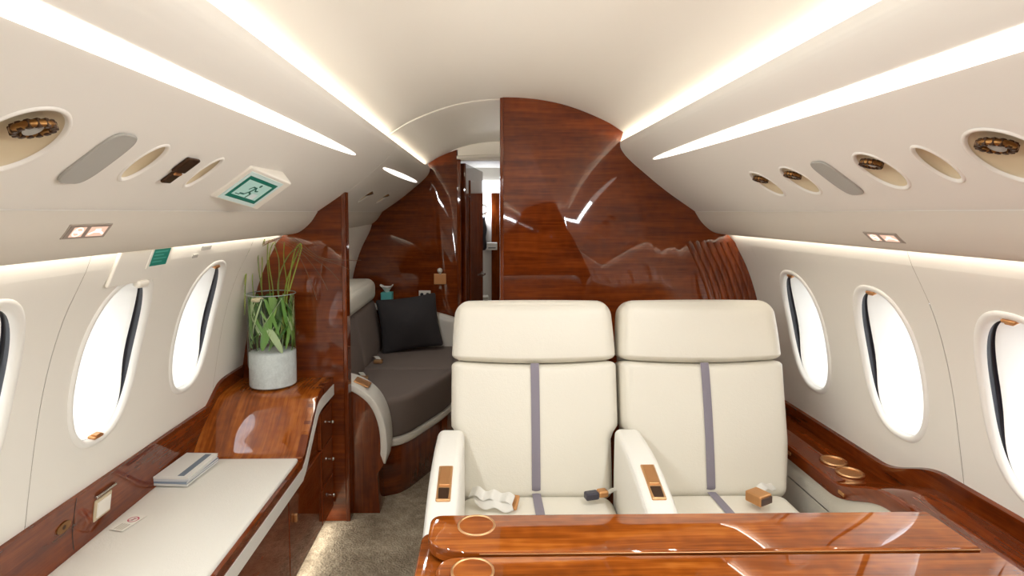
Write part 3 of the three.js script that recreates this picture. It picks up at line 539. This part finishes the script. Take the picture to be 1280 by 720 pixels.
// ---------------------------------------------------------------- vase with leaves
{
  const cx = -0.985, cz = -2.392, y0 = 0.656, R = 0.097, Ht = 0.385;
  const g = thing('glass_vase', 'tall glass cylinder vase with pale sand, striped leaves and grass blades', 'vase', [cx, y0, cz]);
  const V = (a, b) => new THREE.Vector2(a, b);
  part('glass_cylinder', new THREE.LatheGeometry([V(0.001, 0.0015), V(R - 0.004, 0.0015), V(R, 0.006), V(R, Ht)], 56), M.glass, g, 'clear glass cylinder');
  part('glass_rim', new THREE.TorusGeometry(R, 0.0022, 8, 56).rotateX(Math.PI / 2).translate(0, Ht, 0), S({ color: '#cfdad6', roughness: 0.05, transmission: 0.6, thickness: 0 }), g);
  const sandTop = 0.143;
  part('sand', new THREE.LatheGeometry([V(0.001, 0.004), V(R - 0.006, 0.004), V(R - 0.004, 0.008), V(R - 0.004, sandTop), V(0.05, sandTop + 0.004), V(0.001, sandTop + 0.006)], 48), M.sand, g, 'pale grey sand');
  const base = 0.145;
  for (let k = 0; k < 90; k++) {                                             // broad leaves pressed against the glass
    const a0 = k * 2.399 + rr(-0.2, 0.2), lean = rr(0.35, 1.45) * (rnd() < 0.42 ? -1 : 1), L = rr(0.14, 0.25), w = rr(0.008, 0.02), rad = k % 3 ? rr(0.074, 0.088) : rr(0.04, 0.07), h0 = base + rr(-0.01, 0.10);
    const f = (u, v) => { const t = v, ww = w * Math.pow(Math.sin(Math.PI * clamp(t * 0.94 + 0.05, 0, 1)), 0.7), an = a0 + lean * t * 0.9 + (u - 0.5) * 2 * ww / rad * Math.cos(lean * 0.6), y = h0 + t * L * Math.cos(lean * 0.7) + (u - 0.5) * 2 * ww * Math.sin(lean * 0.6), r = Math.min(R - 0.007, rad + 0.012 * Math.sin(t * Math.PI) + 0.006 * Math.abs(u - 0.5)); return [r * Math.cos(an), Math.min(y, Ht - 0.01), r * Math.sin(an)]; };
    part('leaf', sheet(f, 4, 10), M.leafs[k % 9 === 4 ? 4 : k % 4], g);
    if (k % 4 === 2) part('leaf_stripe', sheet((u, v) => { const q = f(0.5 + (u - 0.5) * 0.35, v), s = Math.min(R - 0.005, Math.hypot(q[0], q[2]) + 0.0015) / Math.hypot(q[0], q[2]); return [q[0] * s, q[1], q[2] * s]; }, 2, 10), M.leafs[4], g);
  }
  part('flower', mergeGeometries([0, 1, 2, 3, 4].map((k) => new THREE.SphereGeometry(0.014, 12, 8).scale(1, 0.6, 1).translate(-0.03 + 0.012 * Math.cos(k * 1.26), 0.367, 0.066 + 0.012 * Math.sin(k * 1.26)))), S({ color: '#e3d2b4', roughness: 0.7 }), g, 'pale cream flower');
  const B = (pts, r, m) => part('grass_blade', tube(pts, r, 30, 6), m, g);
  for (let k = 0; k < 7; k++) { const sx = -0.065 + 0.022 * k + rr(-0.01, 0.01), dz = rr(-0.03, 0.05); B([[sx * 0.7, 0.2, dz * 0.6], [sx - 0.012, 0.40, dz], [sx - 0.012 + rr(-0.01, 0.01), 0.53, dz + 0.01], [-0.06 + 0.02 * k, 0.59 + rr(0, 0.02), dz + 0.03], [-0.035 + 0.016 * k, 0.605 + rr(-0.01, 0.01), dz + 0.03]], 0.0021, M.blades[k % 3]); }
  for (let k = 0; k < 5; k++) { const w = 0.02 * k; B([[0.0, 0.596 + 0.004 * k, 0.05], [-0.04 - w * 0.3, 0.58, 0.05], [-0.066 - w * 0.1, 0.52 - 0.02 * k, 0.07], [-0.072 - 0.001 * k, 0.43 - 0.03 * k, 0.085]], 0.0017, M.blades[(k + 1) % 3]); }
  B([[0.06, 0.2, 0.04], [0.072, 0.42, 0.03], [0.10, 0.50, 0.03], [0.14, 0.595, 0.03]], 0.0028, M.blades[0]);
  B([[0.05, 0.2, 0.05], [0.072, 0.36, 0.03], [0.125, 0.585, 0.04], [0.14, 0.595, 0.03], [0.092, 0.40, 0.05]], 0.0026, M.blades[1]);
  B([[0.06, 0.25, 0.03], [0.04, 0.43, 0.03], [0.09, 0.545, 0.04], [0.135, 0.59, 0.03]], 0.0024, M.blades[2]);
  for (let k = 0; k < 5; k++) { const w = 0.05 * k; B([[-0.01, 0.585 + 0.004 * k, 0.05], [0.05 + w * 0.3, 0.605 + 0.004 * k, 0.07], [0.13 + w * 0.5, 0.565 - 0.006 * k, 0.08], [0.19 + w * 0.8, 0.45 + 0.02 * k, 0.09], [0.215 + w * 0.9, 0.37 + 0.04 * k, 0.09]], 0.0011, M.dryBlade); }
}

// ---------------------------------------------------------------- fittings in the overhead panels
function fitting(side, c, name, label, category, group) { const g = thing(name, label, category, [0, 0, 0], group); placed(g, onPanel(side, c.s, c.z)); return g; }
const bowl = (a, b, d) => new THREE.SphereGeometry(1, 36, 10, 0, Math.PI * 2, 0, Math.PI / 2).rotateX(-Math.PI / 2).scale(a, b, d);
function rimOf(a, b) { const L = []; for (const [g, z] of [[0.0055, -0.001], [0.0045, 0.0012], [0.002, 0.002], [-0.001, 0.001], [-0.003, -0.003]]) { const r = []; for (let i = 0; i < 48; i++) { const t = i / 48 * Math.PI * 2; r.push([(a + g) * Math.cos(t), (b + g) * Math.sin(t), z]); } L.push(r); } return rings(L); }
function lampUnit(side, c, label, big) {
  const g = fitting(side, c, 'reading_light', label, 'reading light', 'reading lights in the overhead panels');
  part('dish', bowl(c.a - 0.001, c.b - 0.001, 0.0205), M.dish, g, 'recessed dish with its shade painted in tan'); part('rim', rimOf(c.a, c.b), M.panel, g);
  const r = big ? 0.022 : 0.017, y = c.b * 0.42, zz = 0.0;
  const ring = part('bezel_ring', new THREE.TorusGeometry(r, 0.0042, 10, 32).scale(1, 1, 1.3).rotateX(0.35).translate(0, y, zz), M.amber, g, 'amber gold lamp ring');
  const dots = []; for (let i = 0; i < 14; i++) { const t = i / 14 * Math.PI * 2; dots.push(rbox(0.0065, 0.0075, 0.0125, 0.0015).translate(r * Math.cos(t), r * Math.sin(t), 0.0).rotateX(0.35).translate(0, y, zz)); }
  part('grip_notches', mergeGeometries(dots), M.bronze, ring, 'dark grip notches');
  part('lens', new THREE.SphereGeometry(r * 0.82, 20, 8, 0, Math.PI * 2, 0, 0.9).rotateX(Math.PI / 2).scale(1, 1, 0.5).translate(0, y, zz - r * 0.22), M.speaker, g, 'grey lens');
}
function airUnit(side, c, label) { const g = fitting(side, c, 'air_outlet', label, 'air outlet', 'air outlets in the overhead panels'); part('dish', bowl(c.a - 0.001, c.b - 0.001, 0.0205), M.dish, g, 'recessed dish with its shade painted in tan'); part('rim', rimOf(c.a, c.b), M.panel, g); }
function grille(side, z, s, w, h, label) {
  const g = fitting(side, { s, z }, 'speaker_grille', label, 'speaker', 'speaker grilles');
  const sh = []; const n = 40; for (let i = 0; i < n; i++) { const t = i / n * Math.PI * 2; sh.push([w / 2 * sp(Math.cos(t), 4) , h / 2 * sp(Math.sin(t), 3.2)]); }
  part('cloth', extrude(sh, 0.004, 0.0015).translate(0, 0, 0), M.speaker, g);
  part('frame', rings([[1.03, 0], [1.03, 0.003], [1.0, 0.0045], [0.985, 0.003]].map(([k, q]) => sh.map(([x, y]) => [x * k, y * k, q]))), M.speaker, g);
}
const rl = ['first', 'second', 'third', 'fourth', 'fifth'];
let lampN = 0;
for (const c of recessR) { if (c.k === 'air') airUnit(1, c, 'empty oval air outlet between two reading lights above the lounge chairs'); else lampUnit(1, c, ['reading light nearest the wood partition above the lounge chairs', 'reading light beside the grey speaker, partition side, above the lounge chairs', 'reading light beside the grey speaker, table side, above the lounge chairs', 'large round reading light above the table'][lampN++], c.k === 'big'); }
let airN = 0;
for (const c of recessL) { if (c.k === 'big') lampUnit(-1, c, 'large round reading light beside the grey speaker above the sideboard', true); else airUnit(-1, c, ['oval air outlet between the grey speaker and the brown latch', 'oval air outlet between the brown latch and the exit sign'][airN++]); }
recessA.forEach((c, i) => lampUnit(-1, c, ['reading light above the sofa, the one next to the divider', 'reading light above the sofa, the one next to the aft bulkhead'][i]));
grille(1, -1.304, 0.327, 0.066, 0.122, 'grey oblong speaker grille above the lounge chairs');
grille(-1, -0.932, 0.315, 0.066, 0.125, 'grey oblong speaker grille above the sideboard');
{
  const g = fitting(-1, { s: 0.315, z: -1.168 }, 'panel_latch', 'dark brown two-piece latch between two oval air outlets', 'latch');
  part('body', rbox(0.046, 0.044, 0.008, 0.005, 0, 0.018, 0.004), M.bronze, g); part('tab', rbox(0.032, 0.034, 0.007, 0.004, 0.004, -0.022, 0.0035), M.bronze, g); part('pin', rbox(0.024, 0.006, 0.004, 0.001, 0, -0.006, 0.008), M.gold, g);
}
{ // exit sign
  const g = fitting(-1, { s: 0.33, z: -1.55 }, 'exit_sign', 'green running man exit sign on the overhead panel', 'exit sign');
  part('housing', extrude([[-0.122, -0.006], [0.104, -0.006], [0.106, 0.036], [0.098, 0.041], [-0.118, 0.004]], 0.125, 0.004).rotateX(Math.PI / 2).translate(0, 0.0625, 0), M.plasticWhite, g);
  const t = canvasTex(512, 300, (c, w, h) => {
    c.fillStyle = '#d6ecea'; c.fillRect(0, 0, w, h); c.fillStyle = '#0f7a68'; c.fillRect(36, 34, w - 72, h - 68); c.fillStyle = '#c3eee8'; c.fillRect(78, 66, w - 156, h - 132);
    c.fillStyle = '#0f6a5c'; c.strokeStyle = '#0f6a5c'; c.lineCap = 'round'; c.lineJoin = 'round'; c.lineWidth = 20;
    c.beginPath(); c.arc(292, 92, 15, 0, 7); c.fill();
    c.beginPath(); c.moveTo(272, 122); c.lineTo(246, 172); c.stroke();
    c.lineWidth = 13; c.beginPath(); c.moveTo(274, 122); c.lineTo(226, 118); c.lineTo(204, 146); c.moveTo(274, 124); c.lineTo(300, 150); c.lineTo(330, 146); c.stroke();
    c.lineWidth = 15; c.beginPath(); c.moveTo(246, 172); c.lineTo(286, 190); c.lineTo(276, 226); c.moveTo(246, 172); c.lineTo(214, 204); c.lineTo(160, 206); c.stroke();
    c.fillRect(110, 214, 60, 8); c.fillStyle = '#e6f4f6'; c.fillRect(306, 176, 84, 54);
  });
  part('sign_face', boxFront(0.17, 0.108, 0.002).rotateY(-0.1698).translate(-0.018, -0.002, 0.0215), [S({ color: '#d6ecea', roughness: 0.4 }), S({ map: t, roughness: 0.4 })], g, 'green sign with a running figure');
}
function boxFront(w, h, d) { const g = new THREE.BoxGeometry(w, h, d); g.clearGroups(); g.addGroup(0, 24, 0); g.addGroup(24, 6, 1); g.addGroup(30, 6, 0); return g; }
function beltSign(side, s, z, label) {
  const g = fitting(side, { s, z }, 'seat_belt_sign', label, 'lit sign', 'lit seat belt signs');
  const t = canvasTex(256, 80, (c, w, h) => {
    c.fillStyle = '#201a18'; c.fillRect(0, 0, w, h); c.strokeStyle = '#ffd9c4'; c.fillStyle = '#b08a78'; c.fillRect(24, 8, 76, 64); c.fillRect(126, 8, 112, 64); c.fillStyle = '#ffe6d6'; c.lineWidth = 7; c.lineCap = 'round';
    c.beginPath(); c.arc(62, 40, 27, 0, 7); c.stroke(); c.fillRect(42, 34, 42, 12); c.beginPath(); c.moveTo(44, 22); c.lineTo(80, 58); c.stroke();
    c.lineWidth = 12; c.beginPath(); c.moveTo(140, 56); c.lineTo(176, 36); c.moveTo(188, 32); c.lineTo(228, 56); c.stroke(); c.fillRect(166, 22, 36, 26);
  });
  part('plate', rbox(0.118, 0.034, 0.004, 0.0015, 0, 0, 0.001), S({ color: '#a89b8d', roughness: 0.4 }), g);
  part('lit_pictograms', boxFront(0.112, 0.029, 0.001).translate(0, 0, 0.0033), [S({ color: '#93867a' }), S({ color: '#93867a', roughness: 0.4, emissive: '#ffffff', emissiveMap: t, emissiveIntensity: 1.1 })], g, 'softly lit pictograms');
}
beltSign(-1, 0.505, -1.108, 'small lit no-smoking and seat belt sign above the sideboard windows');
beltSign(1, 0.538, -1.366, 'small lit no-smoking and seat belt sign above the lounge chair windows');

// ---------------------------------------------------------------- placard, strips and small plates on the left wall
{
  const g = thing('placard_panel', 'raised cream cover above the window carrying a small green placard', 'wall panel'); placed(g, onWall(-1, 1.245, -1.525, 0));
  part('cover', rbox(0.225, 0.115, 0.010, 0.006, 0, 0, 0.003), M.wall, g);
  part('handle_tab', rbox(0.05, 0.02, 0.02, 0.008, 0.03, -0.062, 0.008), M.plasticWhite, g, 'white pull tab');
  const p = thing('green_placard', 'small green exit instruction placard over the second window', 'placard'); placed(p, onWall(-1, 1.258, -1.592, 0.009));
  const t = canvasTex(256, 192, (c, w, h) => { c.fillStyle = '#e9e6dd'; c.fillRect(0, 0, w, h); c.fillStyle = '#178070'; c.fillRect(24, 20, w - 48, h - 40); c.fillStyle = '#54a798'; for (let i = 0; i < 4; i++) c.fillRect(44, 40 + i * 30, i % 2 ? 120 : 160, 12); });
  part('plate', boxFront(0.098, 0.062, 0.003), [S({ color: '#e9e6dd', roughness: 0.5 }), S({ map: t, roughness: 0.5 })], p);
  const q = thing('wall_vent', 'two small grey slots in the wall above the window next to the divider', 'vent'); placed(q, onWall(-1, 1.252, -1.845, 0.001));
  part('slot', rbox(0.06, 0.014, 0.003, 0.001, 0.02, 0.012, 0), M.speaker, q); part('slot', rbox(0.03, 0.012, 0.003, 0.001, -0.035, -0.012, 0), M.speaker, q);
}

// ---------------------------------------------------------------- sofa room
function plan(pts, y0, y1, bevel) { const s = new THREE.Shape(pts.map(([x, z]) => new THREE.Vector2(x, -z))); return toCreasedNormals(new THREE.ExtrudeGeometry(s, { depth: y1 - y0 - 2 * bevel, bevelEnabled: true, bevelThickness: bevel, bevelSize: bevel, bevelOffset: -bevel, bevelSegments: 5 }).rotateX(-Math.PI / 2).translate(0, y0 + bevel, 0), 0.9); }
{
  const g = thing('sofa', 'dark taupe sofa with cream trim and curved wood arm behind the divider', 'sofa', [0, 0, 0]);
  const front = smoothLine([[-0.60, -2.705], [-0.50, -2.755], [-0.40, -2.94], [-0.31, -3.16], [-0.26, -3.45], [-0.28, -3.86]], 6);
  const inset = (d) => front.map(([x, z]) => [x - d, z - d * 0.5]);
  part('base', boxUV(plan([[-1.12, -2.705], ...inset(0.012), [-1.12, -3.86]], 0.0, 0.245, 0.004), 'x'), M.wood, g);
  part('trim_band', plan([[-1.12, -2.703], ...front, [-1.12, -3.86]], 0.245, 0.282, 0.008), M.leatherWhite, g, 'cream leather trim');
  const at = (z) => { let b = front[0]; for (const q of front) if (q[1] > z) b = q; return b; };
  const near = front.filter((q) => q[1] > -3.285), far = front.filter((q) => q[1] < -3.295);
  part('seat_cushion', boxUV(plan([[-0.84, -2.72], ...near.map(([x, z]) => [x + 0.004, z - 0.012]), [-0.285, -3.285], [-0.84, -3.285]], 0.28, 0.478, 0.03), 'x'), M.sofa, g);
  part('seat_cushion', boxUV(plan([[-0.84, -3.295], [-0.285, -3.295], ...far, [-0.84, -3.84]], 0.28, 0.478, 0.03), 'x'), M.sofa, g);
  part('back_cushion', boxUV(softBox(0.13, 0.34, 0.58, 0.035, [0.015, 0, 0], ([x, y, z]) => [x - 0.885 - y * 0.2, y + 0.63, z - 3.00], 16), 'z'), M.sofa, g);
  part('back_cushion', boxUV(softBox(0.13, 0.34, 0.58, 0.035, [0.015, 0, 0], ([x, y, z]) => [x - 0.885 - y * 0.2, y + 0.63, z - 3.59], 16), 'z'), M.sofa, g);
  part('back_roll', boxUV(softBox(0.20, 0.15, 1.16, 0.05, [0.01, 0.008, 0], ([x, y, z]) => [x - 0.94, y + 0.862, z - 3.29], 18), 'z'), M.leather, g, 'cream leather top roll');
  // arm
  const curve = smoothLine([[-0.98, 0.625], [-0.78, 0.622], [-0.68, 0.595], [-0.60, 0.53], [-0.555, 0.43], [-0.543, 0.30], [-0.552, 0.235]], 7);
  const armFace = [[-1.08, 0.0], [-1.08, 0.625], ...curve, [-0.585, 0.19], [-0.575, 0.0]];
  const arm = part('armrest', boxUV(toCreasedNormals(extrude(armFace.map(([x, y]) => [x - 0.006, Math.max(0, y - 0.006)]).reverse(), 0.135, 0.003), 0.5).translate(0, 0, -2.70), 'y'), M.wood, g, 'curved wood arm front');
  const capO = curve.map(([x, y]) => [x, y]), capI = curve.map(([x, y], i) => { const a = curve[Math.max(0, i - 1)], b = curve[Math.min(curve.length - 1, i + 1)], L = Math.hypot(b[0] - a[0], b[1] - a[1]), t = 0.03 * Math.min(1, (curve.length - 1 - i) / 6 + 0.25); return [x + (b[1] - a[1]) / L * t, y - (b[0] - a[0]) / L * t]; });
  part('arm_cap', toCreasedNormals(extrude([...capO, ...capI.reverse()].reverse(), 0.155, 0.005), 0.6).translate(0, 0, -2.712), M.leatherWhite, arm, 'cream leather arm cap');
  const cp = part('control_plate', rbox(0.075, 0.006, 0.075, 0.003).rotateZ(-0.42).translate(-0.665, 0.591, -2.635), M.gold, arm, 'gold control plate');
  part('end_shelf', span(-1.05, -0.64, 0.72, 0.75, -3.985, -3.86, 0.008), M.leatherWhite, g);
  part('far_armrest', boxUV(softBox(0.34, 0.26, 0.10, 0.035, [0, 0.01, 0], ([x, y, z]) => [x - 0.46, y + 0.56 - 0.25 * Math.max(0, x - 0.0), z - 3.925]), 'x'), M.leatherWhite, g);
}
{
  const g = thing('throw_pillow', 'square dark charcoal pillow leaning at the end of the sofa', 'pillow', [-0.60, 0.655, -3.745]); g.rotation.set(-0.35, 0.22, 0.10, 'YXZ');
  const p = softBox(0.40, 0.36, 0.05, 0.02, [0, 0, 0.05], ([x, y, z]) => { const k = 1 - 0.07 * Math.cos(x / 0.4 * Math.PI) , q = 1 - 0.07 * Math.cos(y / 0.36 * Math.PI); return [x * q, y * k, z * (0.35 + 0.65 * Math.cos(x / 0.41 * Math.PI) * Math.cos(y / 0.37 * Math.PI) + 0.2)]; }, 22);
  part('pillow_case', boxUV(p, 'x'), M.pillow, g);
}
{
  const g = thing('tissue_box', 'turquoise tissue box with a white tissue on the sofa end shelf', 'tissue box', [-0.775, 0.751, -3.915]);
  part('box', mergeGeometries([rbox(0.075, 0.085, 0.075, 0.006, 0, 0.0425, 0)]), M.turquoise, g);
  part('tissue', sheet((u, v) => { const a = u * Math.PI * 2, r = 0.012 + 0.03 * v + 0.008 * Math.sin(a * 3) * v; return [r * Math.cos(a), 0.085 + 0.055 * v - 0.02 * v * v * Math.abs(Math.sin(a)), r * Math.sin(a)]; }, 28, 8), S({ color: '#f1efe9', roughness: 0.9, side: THREE.DoubleSide }), g, 'white tissue');
}
{
  const g = thing('belt_buckle', 'small gold belt buckle lying at the back of the sofa seat', 'seat belt', [-0.755, 0.490, -3.05]);
  part('buckle', rbox(0.05, 0.02, 0.04, 0.005), M.goldBright, g); ribbon([[0.01, 0, 0], [-0.02, 0.02, -0.04], [-0.05, 0.006, -0.08]], 0.03, [1, 0.1, 0.3], M.leatherWhite, 'strap', g, 10);
  const k = g.clone(); k.name = numbered('belt_buckle'); k.position.set(-0.74, 0.490, -3.40); k.userData = { ...k.userData, label: 'small gold belt buckle beside the charcoal pillow' , category: 'seat belt' }; scene.add(k);
}
{
  const s = thing('control_panel', 'small amber control panel with a round white knob on the aft bulkhead', 'wall control', [-0.42, 0.915, ZA + 0.002]);
  part('plate', rbox(0.085, 0.075, 0.008, 0.003, 0, 0, 0.003), M.gold, s); part('knob', new THREE.SphereGeometry(0.018, 18, 12).translate(0.0, 0.06, 0.008), M.plasticWhite, s); part('stem', rbox(0.016, 0.03, 0.008, 0.003, 0, 0.04, 0.003), M.plasticWhite, s);
  const o = thing('wall_outlet', 'white wall outlet low on the aft bulkhead', 'outlet', [-0.527, 0.807, ZA + 0.002]);
  part('plate', rbox(0.082, 0.055, 0.006, 0.003, 0, 0, 0.002), M.plasticWhite, o); for (const x of [-0.02, 0.02]) part('socket', new THREE.CylinderGeometry(0.012, 0.012, 0.004, 18).rotateX(Math.PI / 2).translate(x, 0, 0.005), M.black, o);
}
{ // things seen through the aft door
  const l = thing('wall_lamp', 'small bright round wall lamp in the passage beyond the aft door', 'lamp', [-0.135, 1.405, ZE + 0.06]);
  part('bulb', new THREE.SphereGeometry(0.03, 20, 14), S({ color: '#ffffff', emissive: '#eaf2ff', emissiveIntensity: 4 }), l); part('mount', rbox(0.05, 0.07, 0.03, 0.008, 0, 0, -0.045), M.chrome, l);
  const p = new THREE.PointLight('#eaf2ff', 0.2); p.name = 'wall_lamp_bulb'; p.position.set(-0.135, 1.405, ZE + 0.06); scene.add(p);
  const b = solo('light_panel', rbox(0.24, 0.11, 0.02, 0.004, -0.05, 1.625, ZE + 0.012), S({ color: '#ffffff', emissive: '#eef3ff', emissiveIntensity: 1.2 }), 'white light panel high on the passage end wall', 'light');
  areaLight('light_panel_lamp', new THREE.Color('#eef3ff'), 2, 0.22, 0.1, [-0.05, 1.625, ZE + 0.024], [0, 0, 1], Y);
  const c = thing('hanging_coat', 'dark coat hanging on the passage end wall', 'coat', [-0.145, 0, ZE + 0.04]);
  part('cloth', softBox(0.075, 0.32, 0.05, 0.02, [0.006, 0, 0.01], ([x, y, z]) => [x * (1 - 0.5 * Math.max(0, y)) + 0.006 * Math.sin(y * 40), y + 1.18, z]), M.black, c); part('hook', rbox(0.012, 0.03, 0.03, 0.004, 0, 1.34, -0.01), M.chrome, c);
  const w = thing('paper_holder', 'small white box fixed to the passage end wall', 'box', [-0.05, 1.06, ZE + 0.06]);
  part('box', rbox(0.10, 0.07, 0.05, 0.006), M.plasticWhite, w); part('slot', rbox(0.07, 0.008, 0.004, 0.001, 0, -0.015, 0.025), M.black, w);
  const t = thing('folded_towel', 'folded cream towel on the passage counter', 'towel', [-0.17, 0.536, ZE + 0.12]);
  for (let k = 0; k < 3; k++) part('fold', rbox(0.16, 0.02, 0.12, 0.009, 0.003 * k, 0.01 + 0.0202 * k, 0), M.leather, t);
}

scene.traverse((o) => { if (o.isMesh) { o.castShadow = true; o.receiveShadow = true; } else if (o.isPointLight || o.isSpotLight) o.castShadow = true; });
renderer.render(scene, camera);
